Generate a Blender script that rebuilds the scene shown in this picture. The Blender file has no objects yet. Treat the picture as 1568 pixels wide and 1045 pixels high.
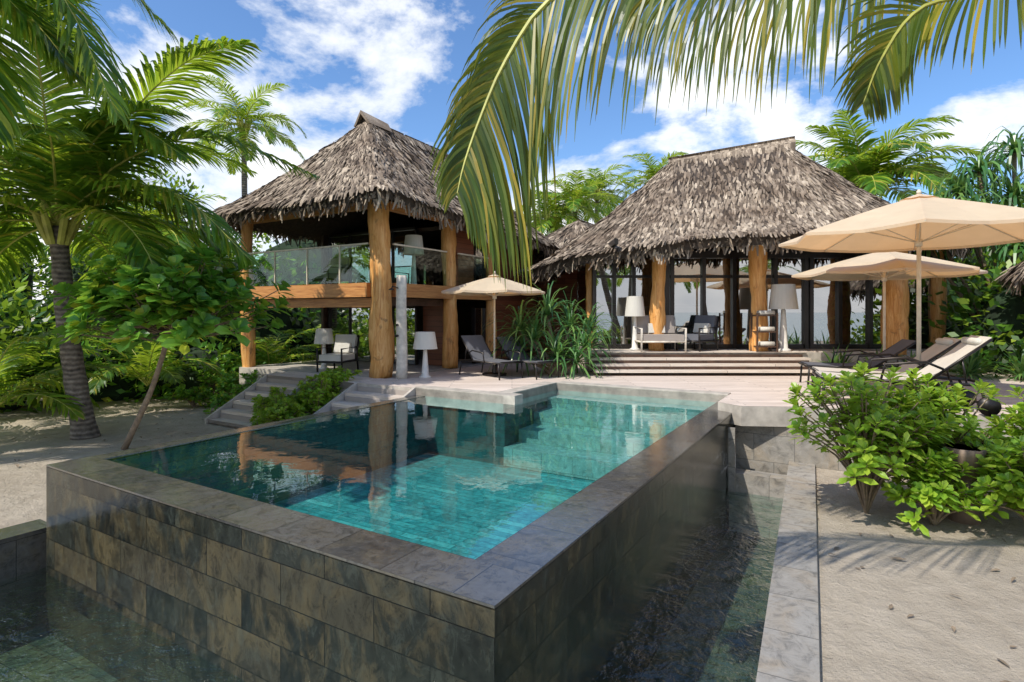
import bpy, math, random
from mathutils import Vector, Matrix, noise
random.seed(7)
R=random.random
def U(a,b): return a+(b-a)*random.random()
V=Vector
scene=bpy.context.scene
# ------------------------------------------------------------ node helpers
def newmat(name):
    m=bpy.data.materials.new(name); m.use_nodes=True
    nt=m.node_tree; nt.nodes.clear()
    out=nt.nodes.new('ShaderNodeOutputMaterial')
    return m,nt,out
def N(nt,t,**kw):
    n=nt.nodes.new(t)
    for k,v in kw.items(): setattr(n,k,v)
    return n
def ramp(nt,fac,stops):
    r=nt.nodes.new('ShaderNodeValToRGB'); e=r.color_ramp.elements
    while len(e)<len(stops): e.new(.5)
    for i,(p,c) in enumerate(stops):
        e[i].position=p; e[i].color=(c[0],c[1],c[2],1)
    nt.links.new(fac,r.inputs[0]); return r.outputs[0]
def coords(nt,kind='Object',scale=(1,1,1),rot=(0,0,0)):
    t=nt.nodes.new('ShaderNodeTexCoord'); mp=nt.nodes.new('ShaderNodeMapping')
    mp.inputs['Scale'].default_value=scale; mp.inputs['Rotation'].default_value=rot
    nt.links.new(t.outputs[kind],mp.inputs[0]); return mp.outputs[0]
def noi(nt,vec,scale,detail=4,rough=.55,dist=0):
    n=N(nt,'ShaderNodeTexNoise'); n.inputs['Scale'].default_value=scale
    n.inputs['Detail'].default_value=detail; n.inputs['Roughness'].default_value=rough
    n.inputs['Distortion'].default_value=dist
    nt.links.new(vec,n.inputs['Vector']); return n.outputs['Fac']
def mix(nt,a,b,fac,mode='MIX'):
    m=nt.nodes.new('ShaderNodeMix'); m.data_type='RGBA'; m.blend_type=mode
    for s,v in ((0,fac),(6,a),(7,b)):
        if hasattr(v,'links') : nt.links.new(v,m.inputs[s])
        elif s==0: m.inputs[0].default_value=v
        else: m.inputs[s].default_value=(v[0],v[1],v[2],1)
    return m.outputs[2]
def math_(nt,op,a,b=0.5):
    m=nt.nodes.new('ShaderNodeMath'); m.operation=op
    for i,v in enumerate((a,b)):
        if hasattr(v,'links'): nt.links.new(v,m.inputs[i])
        else: m.inputs[i].default_value=v
    return m.outputs[0]
def bump(nt,h,strength,dist=.02):
    b=nt.nodes.new('ShaderNodeBump'); b.inputs['Strength'].default_value=strength; b.inputs['Distance'].default_value=dist
    nt.links.new(h,b.inputs['Height']); return b.outputs[0]
def principled(nt,out,col,rough=.6,nrm=None,spec=.5,metal=0):
    p=nt.nodes.new('ShaderNodeBsdfPrincipled')
    if hasattr(col,'links'): nt.links.new(col,p.inputs['Base Color'])
    else: p.inputs['Base Color'].default_value=(*col,1)
    if hasattr(rough,'links'): nt.links.new(rough,p.inputs['Roughness'])
    else: p.inputs['Roughness'].default_value=rough
    p.inputs['Specular IOR Level'].default_value=spec; p.inputs['Metallic'].default_value=metal
    if nrm is not None: nt.links.new(nrm,p.inputs['Normal'])
    if out: nt.links.new(p.outputs[0],out.inputs[0])
    return p
def plain(name,c,rough=.6,var=.25,scale=6,metal=0):
    m,nt,out=newmat(name); v=coords(nt)
    n=noi(nt,v,scale,5)
    c1=tuple(x*(1-var) for x in c); c2=tuple(min(1,x*(1+var)) for x in c)
    col=ramp(nt,n,[(.3,c1),(.7,c2)])
    principled(nt,out,col,rough,bump(nt,n,.2,.01),metal=metal); return m
def leafmat(name,stops,trans=.35,tcol=(.35,.5,.05),rough=.4):
    m,nt,out=newmat(name)
    g=nt.nodes.new('ShaderNodeNewGeometry')
    col=ramp(nt,g.outputs['Random Per Island'],stops)
    v=coords(nt); n=noi(nt,v,.9,2)
    dark=mix(nt,col,(.5,.55,.5),ramp(nt,n,[(.38,(1,1,1)),(.6,(0,0,0))]),'MULTIPLY')
    col2=mix(nt,col,dark,.8)
    p=principled(nt,None,col2,rough,spec=.45)
    t=nt.nodes.new('ShaderNodeBsdfTranslucent')
    tc=mix(nt,col2,tcol,.6)
    nt.links.new(tc,t.inputs[0])
    ms=nt.nodes.new('ShaderNodeMixShader'); ms.inputs[0].default_value=trans
    nt.links.new(p.outputs[0],ms.inputs[1]); nt.links.new(t.outputs[0],ms.inputs[2])
    nt.links.new(ms.outputs[0],out.inputs[0]); return m
# ------------------------------------------------------------ materials
def mk_stone(name,cols,rough=.22,bw=.95,bh=.31,vein=(.17,.125,.07),offs=.5,bs=.35,vs=1.6,light=2.2,lamt=.6,spec=.6,stretch=(1,1,1)):
    m,nt,out=newmat(name); v=coords(nt,'UV')
    b=N(nt,'ShaderNodeTexBrick'); nt.links.new(v,b.inputs['Vector'])
    b.inputs['Scale'].default_value=1; b.inputs['Brick Width'].default_value=bw; b.inputs['Row Height'].default_value=bh
    b.inputs['Mortar Size'].default_value=.004; b.inputs['Mortar Smooth'].default_value=.1
    b.offset=offs
    b.inputs['Color1'].default_value=(0,0,0,1); b.inputs['Color2'].default_value=(1,1,1,1); b.inputs['Mortar'].default_value=(0.2,0.2,0.2,1)
    vm=N(nt,'ShaderNodeVectorMath',operation='MULTIPLY_ADD'); nt.links.new(b.outputs['Color'],vm.inputs[0]); vm.inputs[1].default_value=(9,5,7)
    sv=coords(nt,'UV',stretch); nt.links.new(sv,vm.inputs[2])
    n1=noi(nt,vm.outputs[0],vs,10,.66,1.2); n2=noi(nt,vm.outputs[0],vs*4,10,.75,.8)
    base=ramp(nt,b.outputs['Color'],[(0,cols[0]),(.35,cols[1]),(.7,cols[2]),(1,cols[3])])
    veined=mix(nt,base,vein,ramp(nt,n1,[(.46,(0,0,0)),(.66,(.9,.9,.9))]))
    l=mix(nt,veined,tuple(min(1,x*light) for x in cols[2]),ramp(nt,n2,[(.52,(0,0,0)),(.75,(lamt,lamt,lamt))]))
    l=mix(nt,l,tuple(x*.35 for x in cols[0]),ramp(nt,n2,[(.30,(.9,.9,.9)),(.5,(0,0,0))]))
    fin=mix(nt,l,tuple(x*.4 for x in cols[0]),b.outputs['Fac'])
    h=mix(nt,n2,(0,0,0),b.outputs['Fac'])
    rr=math_(nt,'ADD',math_(nt,'MULTIPLY',n1,.25),rough-.1)
    principled(nt,out,fin,rr,bump(nt,h,bs,.02),spec=spec); return m
M={}
M['stone']=mk_stone('wet_slate',[(.008,.010,.009),(.024,.026,.020),(.015,.018,.015),(.058,.050,.032)],.04,.95,.31,(.085,.068,.035),bs=.16,vs=2.2,light=5,lamt=.5,spec=.6,stretch=(1,.6,1))
M['rim']=mk_stone('rim_slate',[(.055,.054,.052),(.095,.088,.078),(.072,.070,.068),(.125,.115,.098)],.06,.6,.45,(.105,.09,.065),bs=.08,vs=2.5,light=1.9,spec=1.0)
M['kerb']=mk_stone('kerb_stone',[(.24,.225,.205),(.31,.285,.25),(.27,.255,.235),(.35,.325,.29)],.5,.62,.45,(.30,.25,.19),light=1.6)
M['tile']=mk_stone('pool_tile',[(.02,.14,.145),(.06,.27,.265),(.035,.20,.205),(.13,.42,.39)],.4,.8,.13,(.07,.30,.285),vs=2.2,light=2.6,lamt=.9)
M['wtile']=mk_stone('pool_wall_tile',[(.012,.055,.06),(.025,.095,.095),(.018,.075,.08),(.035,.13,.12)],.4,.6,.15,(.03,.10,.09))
M['steps']=mk_stone('pool_step_tile',[(.16,.30,.27),(.20,.35,.32),(.18,.32,.29),(.25,.40,.36)],.4,.6,.3,(.22,.32,.28))
M['dark']=mk_stone('basin_tile',[(.03,.042,.036),(.05,.07,.052),(.07,.085,.065),(.11,.115,.08)],.3,.6,.3,(.14,.13,.07))
def mk_water(name,tint,scale,strength,foam=False,dist=.02,ior=1.4):
    m,nt,out=newmat(name); v=coords(nt,'Object')
    n=noi(nt,v,scale,3,.5,.4); n2=noi(nt,v,scale*.23,2)
    h=math_(nt,'ADD',n,math_(nt,'MULTIPLY',n2,2.5))
    if foam:
        n3=noi(nt,v,scale*4,2,.6); h=math_(nt,'ADD',h,math_(nt,'MULTIPLY',n3,.35))
    nr=bump(nt,h,strength,dist)
    t=nt.nodes.new('ShaderNodeBsdfTransparent'); t.inputs[0].default_value=(*tint,1)
    g=nt.nodes.new('ShaderNodeBsdfGlossy'); g.inputs['Roughness'].default_value=.015; g.inputs[0].default_value=(1,1,1,1)
    nt.links.new(nr,g.inputs['Normal'])
    f=nt.nodes.new('ShaderNodeFresnel'); f.inputs[0].default_value=ior; nt.links.new(nr,f.inputs['Normal'])
    # the sheet has no thickness: light leaving the pool from below is transmitted, not totally reflected
    ge=nt.nodes.new('ShaderNodeNewGeometry'); fac=math_(nt,'MULTIPLY',f.outputs[0],math_(nt,'SUBTRACT',1.0,ge.outputs['Backfacing']))
    ms=nt.nodes.new('ShaderNodeMixShader'); nt.links.new(fac,ms.inputs[0])
    nt.links.new(t.outputs[0],ms.inputs[1]); nt.links.new(g.outputs[0],ms.inputs[2]); nt.links.new(ms.outputs[0],out.inputs[0]); return m
M['water']=mk_water('pool_water_surface',(.66,.93,.94),5,.075,ior=1.62)
M['water2']=mk_water('basin_water_surface',(.65,.8,.75),6,.9,True,.06,ior=1.75)
m,nt,out=newmat('sea_water'); v=coords(nt); n=noi(nt,v,.8,5)
principled(nt,out,(.02,.2,.26),.12,bump(nt,n,.4,.1)); M['sea']=m
m,nt,out=newmat('sand'); v=coords(nt)
a=noi(nt,v,.5,4); b=noi(nt,v,3.2,7,.65); c=noi(nt,v,110,3,.75); d_=noi(nt,v,28,4,.7)
col=ramp(nt,math_(nt,'ADD',math_(nt,'MULTIPLY',a,.5),math_(nt,'MULTIPLY',b,.5)),[(.35,(.38,.32,.25)),(.65,(.56,.485,.39))])
col=mix(nt,col,(.16,.13,.09),ramp(nt,c,[(.58,(0,0,0)),(.74,(.8,.8,.8))]))
h=math_(nt,'ADD',math_(nt,'ADD',math_(nt,'MULTIPLY',b,1.0),math_(nt,'MULTIPLY',c,.14)),math_(nt,'MULTIPLY',d_,.3))
principled(nt,out,col,.95,bump(nt,h,1.0,.10),spec=.1); M['sand']=m
def mk_boards(name,c1,c2,row=.14,rot=0,rough=.6,ln=2.6,kind='Object',gap=.35):
    m,nt,out=newmat(name); v=coords(nt,kind,rot=(0,0,rot))
    b=N(nt,'ShaderNodeTexBrick'); nt.links.new(v,b.inputs['Vector'])
    b.inputs['Scale'].default_value=1; b.inputs['Brick Width'].default_value=ln; b.inputs['Row Height'].default_value=row
    b.inputs['Mortar Size'].default_value=.006; b.inputs['Color1'].default_value=(*c1,1); b.inputs['Color2'].default_value=(*c2,1)
    b.inputs['Mortar'].default_value=tuple(x*gap for x in c1)+(1,)
    v2=coords(nt,kind,(1.5,22,22),(0,0,rot)); g=noi(nt,v2,1.5,5,.6)
    col=mix(nt,b.outputs['Color'],(.55,.51,.48),ramp(nt,g,[(.4,(0,0,0)),(.75,(.7,.7,.7))]),'MULTIPLY')
    principled(nt,out,col,rough,bump(nt,g,.25,.01)); return m
M['deck']=mk_boards('deck_boards',(.64,.54,.47),(.78,.67,.59))
M['stepwood']=mk_boards('step_boards',(.58,.50,.43),(.72,.64,.55),.5)
M['siding']=mk_boards('wood_siding',(.18,.06,.03),(.27,.09,.042),.16,0,.45,4,'UV')
M['darkwood']=plain('dark_wood',(.07,.037,.023),.5,.4)
m,nt,out=newmat('log_wood'); v=coords(nt,'Object',(7,7,.7)); v2=coords(nt,'Object',(1,1,.7))
n=noi(nt,v,2,6,.65,1.2); k=noi(nt,v2,3.5,4,.6,.6)
col=ramp(nt,n,[(.25,(.30,.10,.025)),(.45,(.62,.28,.07)),(.7,(.80,.47,.18))])
col=mix(nt,col,(.13,.05,.022),ramp(nt,k,[(.60,(0,0,0)),(.72,(.85,.85,.85))]))
principled(nt,out,col,.5,bump(nt,n,.45,.03)); M['log']=m
m,nt,out=newmat('beam_wood'); v=coords(nt,'UV',(1.0,12,1)); n=noi(nt,v,2,6,.6,.5)
col=ramp(nt,n,[(.3,(.34,.13,.04)),(.7,(.62,.30,.10))]); principled(nt,out,col,.45,bump(nt,n,.2,.01)); M['beam']=m
m,nt,out=newmat('thatch'); g=nt.nodes.new('ShaderNodeNewGeometry'); v=coords(nt)
n=noi(nt,v,1.1,5); n2=noi(nt,v,18,4)
col=ramp(nt,g.outputs['Random Per Island'],[(0,(.12,.092,.068)),(.3,(.28,.225,.175)),(.75,(.46,.375,.29)),(1,(.70,.59,.46))])
col=mix(nt,col,(.54,.50,.48),ramp(nt,n,[(.38,(.95,.95,.95)),(.58,(0,0,0))]),'MULTIPLY')
col=mix(nt,col,(.5,.47,.43),n2,'MULTIPLY')
principled(nt,out,col,.85,bump(nt,n2,.6,.02),spec=.2); M['thatch']=m
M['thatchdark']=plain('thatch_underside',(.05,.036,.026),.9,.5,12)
m,nt,out=newmat('palm_bark'); v=coords(nt,'Object',(1,1,1))
w=N(nt,'ShaderNodeTexWave',wave_type='BANDS',bands_direction='Z'); nt.links.new(v,w.inputs[0]); w.inputs['Scale'].default_value=3.2; w.inputs['Distortion'].default_value=5; w.inputs['Detail'].default_value=4
n=noi(nt,v,9,5); f=math_(nt,'ADD',math_(nt,'MULTIPLY',w.outputs['Fac'],.25),math_(nt,'MULTIPLY',n,.75))
col=ramp(nt,f,[(.25,(.05,.042,.035)),(.5,(.15,.125,.10)),(.8,(.32,.28,.23))])
principled(nt,out,col,.85,bump(nt,f,.8,.05)); M['bark']=m
M['bark2']=plain('twig_bark',(.20,.15,.10),.8,.35,14)
M['rachis']=plain('frond_rib',(.42,.42,.09),.5,.3,5)
M['palm']=leafmat('palm_leaflets',[(0,(.025,.095,.012)),(.4,(.06,.19,.02)),(.8,(.16,.33,.03)),(.93,(.38,.44,.04)),(1,(.55,.42,.07))],.45,(.62,.78,.05))
M['palm_fg']=leafmat('palm_leaflets_near',[(0,(.03,.065,.014)),(.45,(.07,.14,.02)),(.8,(.17,.21,.028)),(1,(.50,.37,.05))],.45,(.66,.60,.05),.35)
M['broad']=leafmat('broad_leaves',[(0,(.045,.18,.025)),(.5,(.12,.32,.04)),(.9,(.23,.45,.05)),(.97,(.58,.52,.04)),(1,(.62,.52,.04))],.4,(.50,.78,.08),.35)
M['shrub']=leafmat('shrub_leaves',[(0,(.12,.28,.025)),(.5,(.26,.45,.04)),(1,(.48,.62,.07))],.4,(.70,.88,.08),.35)
M['jungle']=leafmat('jungle_leaves',[(0,(.012,.045,.009)),(.5,(.04,.13,.016)),(.85,(.13,.28,.03)),(1,(.33,.43,.045))],.4,(.48,.68,.05))
M['blade']=leafmat('pandanus_blades',[(0,(.03,.10,.04)),(.6,(.08,.22,.07)),(1,(.26,.43,.12))],.3,(.36,.58,.1),.3)
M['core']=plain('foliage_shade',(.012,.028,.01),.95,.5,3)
def fabric(name,c,trans=.0,tc=None):
    m,nt,out=newmat(name); v=coords(nt); n=noi(nt,v,3,4); w=noi(nt,v,300,1)
    col=ramp(nt,n,[(.3,tuple(x*.88 for x in c)),(.7,c)])
    p=principled(nt,None,col,.85,bump(nt,w,.2,.003),spec=.2)
    if trans:
        t=nt.nodes.new('ShaderNodeBsdfTranslucent'); t.inputs[0].default_value=(*(tc or c),1)
        ms=nt.nodes.new('ShaderNodeMixShader'); ms.inputs[0].default_value=trans
        nt.links.new(p.outputs[0],ms.inputs[1]); nt.links.new(t.outputs[0],ms.inputs[2]); nt.links.new(ms.outputs[0],out.inputs[0])
    else: nt.links.new(p.outputs[0],out.inputs[0])
    return m
M['canopy']=fabric('parasol_canvas',(.80,.68,.50),.38,(.85,.45,.18))
M['white']=fabric('white_fabric',(.76,.73,.66),.25)
M['sling']=fabric('lounger_sling',(.58,.54,.48))
M['greyfab']=fabric('grey_sling',(.13,.135,.155))
M['cushion']=fabric('cushion_grey',(.34,.30,.27))
M['metal']=plain('dark_metal',(.035,.03,.028),.35,.2,6,.6)
M['pole']=plain('parasol_pole',(.62,.54,.42),.45,.15)
M['lampbase']=plain('lamp_base_paint',(.66,.63,.58),.4,.1)
M['drift']=plain('weathered_wood',(.60,.54,.46),.7,.25,8)
M['concrete']=plain('deck_fascia_stone',(.42,.38,.33),.7,.25,5)
M['terracotta']=plain('pot_clay',(.22,.16,.12),.7,.25,8)
def mk_glass(name,tint,fac):
    m,nt,out=newmat(name)
    t=nt.nodes.new('ShaderNodeBsdfTransparent'); t.inputs[0].default_value=(*tint,1)
    g=nt.nodes.new('ShaderNodeBsdfGlossy'); g.inputs['Roughness'].default_value=.008
    ms=nt.nodes.new('ShaderNodeMixShader'); ms.inputs[0].default_value=fac
    nt.links.new(t.outputs[0],ms.inputs[1]); nt.links.new(g.outputs[0],ms.inputs[2]); nt.links.new(ms.outputs[0],out.inputs[0]); return m
M['glass']=mk_glass('window_glass',(.55,.6,.58),.5)
M['rglass']=mk_glass('railing_glass_mat',(.84,.95,.90),.07)
# ------------------------------------------------------------ mesh builder
class MB:
    def __init__(s): s.v=[];s.f=[];s.m=[];s.uv=[]
    def face(s,pts,mat=0,uv=None):
        i=len(s.v); s.v.extend(pts); s.f.append(tuple(range(i,i+len(pts)))); s.m.append(mat)
        s.uv.extend(uv if uv else [(0,0)]*len(pts))
    def box(s,x0,x1,y0,y1,z0,z1,mat=0,T=None,skip=''):
        def q(a,b,c,d,uv):
            p=[V(a),V(b),V(c),V(d)]
            if T: p=[T@k for k in p]
            s.face(p,mat,uv)
        if 'f' not in skip: q((x0,y0,z0),(x1,y0,z0),(x1,y0,z1),(x0,y0,z1),[(x0,z0),(x1,z0),(x1,z1),(x0,z1)])
        if 'b' not in skip: q((x1,y1,z0),(x0,y1,z0),(x0,y1,z1),(x1,y1,z1),[(x1+5,z0),(x0+5,z0),(x0+5,z1),(x1+5,z1)])
        if 'r' not in skip: q((x1,y0,z0),(x1,y1,z0),(x1,y1,z1),(x1,y0,z1),[(y0+3.3,z0),(y1+3.3,z0),(y1+3.3,z1),(y0+3.3,z1)])
        if 'l' not in skip: q((x0,y1,z0),(x0,y0,z0),(x0,y0,z1),(x0,y1,z1),[(y1+1.7,z0),(y0+1.7,z0),(y0+1.7,z1),(y1+1.7,z1)])
        if (x1-x0)>=(y1-y0): tu=lambda x,y:(x,y)
        else: tu=lambda x,y:(y,x)
        if 't' not in skip: q((x0,y0,z1),(x1,y0,z1),(x1,y1,z1),(x0,y1,z1),[tu(x0,y0),tu(x1,y0),tu(x1,y1),tu(x0,y1)])
        if 'u' not in skip: q((x0,y1,z0),(x1,y1,z0),(x1,y0,z0),(x0,y0,z0),[(x0,y1),(x1,y1),(x1,y0),(x0,y0)])
    def tube(s,path,rad,n=8,mat=0,cap=True,jit=0):
        path=[V(p) for p in path]
        if not isinstance(rad,(list,tuple)): rad=[rad]*len(path)
        base=len(s.v)
        for i,p in enumerate(path):
            d=(path[min(i+1,len(path)-1)]-path[max(i-1,0)]).normalized()
            a=d.cross(V((0,1,0)) if abs(d.y)<.9 else V((1,0,0))).normalized(); b=d.cross(a)
            for k in range(n):
                t=2*math.pi*k/n; r=rad[i]
                if jit:
                    dv=a*math.cos(t)+b*math.sin(t)
                    r*=1+jit*noise.noise((p*1.1+dv*1.1))+jit*.7*noise.noise(p*3.3+dv*1.4)
                s.v.append(p+(a*math.cos(t)+b*math.sin(t))*r)
        for i in range(len(path)-1):
            for k in range(n):
                k2=(k+1)%n
                s.f.append((base+i*n+k,base+i*n+k2,base+(i+1)*n+k2,base+(i+1)*n+k)); s.m.append(mat); s.uv.extend([(0,0)]*4)
        if cap:
            s.f.append(tuple(base+k for k in range(n))[::-1]); s.m.append(mat); s.uv.extend([(0,0)]*n)
            e=base+(len(path)-1)*n
            s.f.append(tuple(e+k for k in range(n))); s.m.append(mat); s.uv.extend([(0,0)]*n)
    def leaf(s,base,d,nrm,L,W,mat=0,droop=.15):
        d=d.normalized(); sd=d.cross(nrm)
        if sd.length<1e-4: sd=V((1,0,0))
        sd.normalize(); n=sd.cross(d)
        z=V((0,0,-1))
        c0=base; c1=base+d*L*.4+z*droop*L*.16; c2=base+d*L*.75+z*droop*L*.56; c3=base+d*L+z*droop*L
        e=n*W*.12; i=len(s.v)
        s.v.extend([c0,c1-sd*W*.36+e,c1,c1+sd*W*.36+e,c2-sd*W*.5+e,c2,c2+sd*W*.5+e,c3])
        for f in ((0,1,2),(0,2,3),(1,4,5,2),(2,5,6,3),(4,7,5),(5,7,6)):
            s.f.append(tuple(i+k for k in f)); s.m.append(mat); s.uv.extend([(0,0)]*len(f))
    def strip(s,pts,wv,ws,mat=0):
        i=len(s.v)
        for p,w in zip(pts,ws): s.v.append(p-wv*w*.5); s.v.append(p+wv*w*.5)
        for k in range(len(pts)-1):
            s.f.append((i+2*k,i+2*k+1,i+2*k+3,i+2*k+2)); s.m.append(mat); s.uv.extend([(0,0)]*4)
    def build(s,name,mats,parent=None,loc=(0,0,0),rz=0,smooth=False):
        me=bpy.data.meshes.new(name); me.from_pydata([tuple(p) for p in s.v],[],s.f)
        for k in mats: me.materials.append(M[k])
        me.polygons.foreach_set('material_index',s.m)
        uvl=me.uv_layers.new(name='UVMap'); flat=[]
        for a in s.uv: flat.extend(a)
        uvl.data.foreach_set('uv',flat)
        if smooth: me.polygons.foreach_set('use_smooth',[True]*len(me.polygons))
        me.update()
        o=bpy.data.objects.new(name,me); scene.collection.objects.link(o)
        o.location=loc; o.rotation_euler=(0,0,rz)
        if parent: o.parent=parent
        return o
def empty(name,loc=(0,0,0),rz=0):
    e=bpy.data.objects.new(name,None); scene.collection.objects.link(e); e.location=loc; e.rotation_euler=(0,0,rz); e.empty_display_size=.3; return e
# ------------------------------------------------------------ frames
ROT=math.atan2(-.515,.857)
A=V((-0.10,3.29,0))
cR,sR=math.cos(ROT),math.sin(ROT)
def PL(x,y,z=0): return V((A.x+x*cR-y*sR,A.y+x*sR+y*cR,z))
P1=V((-3.13,13.6,0))
def VL(x,y,z=0): return V((P1.x+x*cR-y*sR,P1.y+x*sR+y*cR,z))
# ------------------------------------------------------------ ground, sea
H=[PL(-6.15,-2.9),V((.15,.2,0)),V((5.0,9.5,0)),PL(-6.15,7.6)]
mb=MB(); O=[V((-2500,-2500,0)),V((2500,-2500,0)),V((2500,2500,0)),V((-2500,2500,0))]
for i in range(4):
    j=(i+1)%4; mb.face([O[i],O[j],H[j],H[i]])
mb.build('ground',['sand'])
mb=MB(); mb.face([V((-2400,-2400,.01)),V((2400,-2400,.01)),V((2400,-17,.01)),V((-2400,-17,.01))]); mb.build('sea',['sea'])
# ------------------------------------------------------------ pool
pool=empty('swimming_pool',A,ROT)
mb=MB(); zt=.79
mb.box(-5.9,0,0,.45,-1.05,zt,0,skip='t'); mb.box(-.45,0,.45,8.4,-1.05,zt,0,skip='t'); mb.box(-5.9,-5.65,.45,6.3,-1.05,zt,0,skip='t')
mb.build('pool_wall',['stone'],pool)
mb=MB()
mb.box(-5.9,0,0,.45,zt-.01,zt+.018,0,skip='u'); mb.box(-.45,0,.45,8.4,zt-.01,zt+.018,0,skip='u'); mb.box(-5.9,-5.65,.45,6.3,zt-.01,zt+.018,0,skip='u')
mb.build('pool_rim',['rim'],pool)
mb=MB()
fz=-.35; e=.003
mb.face([V((-5.65,.45,fz)),V((-.45,.45,fz)),V((-.45,8.4,fz)),V((-5.65,8.4,fz))],0,[(-5.65,.45),(-.45,.45),(-.45,8.4),(-5.65,8.4)])
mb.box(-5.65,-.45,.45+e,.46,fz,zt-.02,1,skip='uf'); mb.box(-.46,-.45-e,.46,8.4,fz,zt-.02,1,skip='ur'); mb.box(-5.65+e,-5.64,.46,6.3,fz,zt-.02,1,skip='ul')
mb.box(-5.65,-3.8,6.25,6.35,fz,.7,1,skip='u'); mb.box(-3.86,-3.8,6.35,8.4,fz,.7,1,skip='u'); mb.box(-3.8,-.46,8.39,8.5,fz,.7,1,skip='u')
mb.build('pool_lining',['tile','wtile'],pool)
mb=MB()
for i,(y,z) in enumerate(((7.95,.70),(7.35,.48),(6.75,.24),(6.2,0))):
    mb.box(-3.79,-.47,y,8.38 if i==0 else (7.95,7.35,6.75)[i-1],fz+.01,z,0)
mb.build('pool_steps',['steps'],pool)
mb=MB(); z=.800
mb.face([V((-5.66,.44,z)),V((-.44,.44,z)),V((-.44,8.4,z)),V((-5.66,8.4,z))]); mb.build('pool_water',['water'],pool)
basin=empty('catch_basin')
mb=MB()
mb.face([PL(-6.6,-3.3,-1.05),V((.6,-.2,-1.05)),V((5.4,9.9,-1.05)),PL(-6.3,7.9,-1.05)],0,[(0,0),(8,0),(8,11),(0,11)])
mb.build('basin_floor',['dark'],basin)
mb=MB(); z=-.4
mb.face([PL(-6.3,-3.1,z),V((.4,-.05,z)),V((5.1,9.6,z)),PL(-6.2,7.7,z)]); mb.build('basin_water',['water2'],basin)
def kerb(mb,p,q,w,z0,z1,mat=0):
    L=(q-p).length
    T=Matrix.Translation(V((p.x,p.y,0)))@Matrix.Rotation(math.atan2(q.y-p.y,q.x-p.x),4,'Z')
    mb.box(0,L,0,w,z0,z1,mat,T)
mb=MB(); kerb(mb,V((-.15,-.4,0)),V((4.95,9.33,0)),.38,-1.05,.05); mb.build('basin_kerb',['kerb'],basin)
mb=MB(); kerb(mb,PL(-6.1,-3.2),PL(-6.1,.15),.4,-1.05,.05); kerb(mb,PL(-5.9,.2),PL(-5.9,6.2),.25,-.3,.045)
mb.build('basin_kerb_side',['rim'],basin)
mb=MB()
T=Matrix.Translation(A)@Matrix.Rotation(ROT,4,'Z')
mb.box(.02,1.6,7.0,7.3,-1.05,-.1,0,T); mb.box(.02,.12,6.95,7.0,-.4,.63,0,T); mb.box(.02,1.9,7.6,7.8,-1,.62,0,T)
mb.build('basin_end_wall',['kerb'],basin)
# ------------------------------------------------------------ deck
deck=empty('wooden_deck')
pts=[PL(-7.6,6.2),PL(-3.8,6.2),PL(-3.8,8.4),PL(-.25,8.4),PL(-.25,7.5),V((3.78,9.42,0)),V((5.0,9.3,0)),V((9.,7.8,0)),V((16,7.6,0)),V((16,24,0)),V((-2,26,0)),PL(-7.6,18)]
mb=MB(); zt=.95
mb.face([V((p.x,p.y,zt)) for p in pts]); mb.build('deck_surface',['deck'],deck)
mb=MB()
for i in range(len(pts)):
    a,b=pts[i],pts[(i+1)%len(pts)]; L=(b-a).length
    mb.face([V((a.x,a.y,.62)),V((b.x,b.y,.62)),V((b.x,b.y,zt-.002)),V((a.x,a.y,zt-.002))],0,[(0,0),(L,0),(L,.3),(0,.3)])
mb.build('deck_fascia',['concrete'],deck)
mb=MB()
for a,b in ((PL(-5.95,6.2),PL(-3.55,6.2)),(PL(-3.8,6.5),PL(-3.8,8.4)),(PL(-3.8,8.4),PL(-.25,8.4))):
    kerb(mb,a,b,.3,.80,.966)
mb.build('deck_coping',['concrete'],deck)
mb=MB(); mb.face([V((4.6,9.75,.6)),V((16,9.2,.6)),V((16,9.2,-.2)),V((4.6,9.75,-.2))],0,[(0,0),(11,0),(11,.8),(0,.8)]); mb.build('deck_void_shade',['stone'],deck)  # dark sheet standing in for the shaded void below the deck edge
def stairs(name,org,rz,w,n,rise,tread,ztop,mat='stepwood'):
    e=empty(name,org,rz); mb=MB()
    for i in range(n):
        z=ztop-rise*(i+1)
        mb.box(0,w,-tread*(i+1),-tread*i+.03,z-.07,z,0)
        mb.box(.04,w-.04,-tread*(i)-.04,-tread*i+.02,z,z+rise-.07,1)
    mb.build('treads',[mat,'cushion'],e)
    mb=MB()
    for x in (-.06,w):
        i=len(mb.v)
        for xx in (x,x+.06):
            mb.v.extend([V((xx,.0,ztop+.01)),V((xx,-tread*n-.05,.12)),V((xx,-tread*n-.05,-.05)),V((xx,.0,ztop-.5))])
        for f in ((0,1,2,3),(7,6,5,4),(0,4,5,1),(1,5,6,2),(3,2,6,7),(0,3,7,4)):
            mb.f.append(tuple(i+k for k in f)); mb.m.append(0); mb.uv.extend([(0,0)]*4)
    mb.build('stringers',['concrete'],e)
    return e
stairs('deck_stairs',PL(-7.55,6.2),ROT,1.58,5,.17,.36,.95)
stairs('villa_stairs',VL(-2.7,-1.1),ROT,1.5,5,.17,.3,.95)
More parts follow.
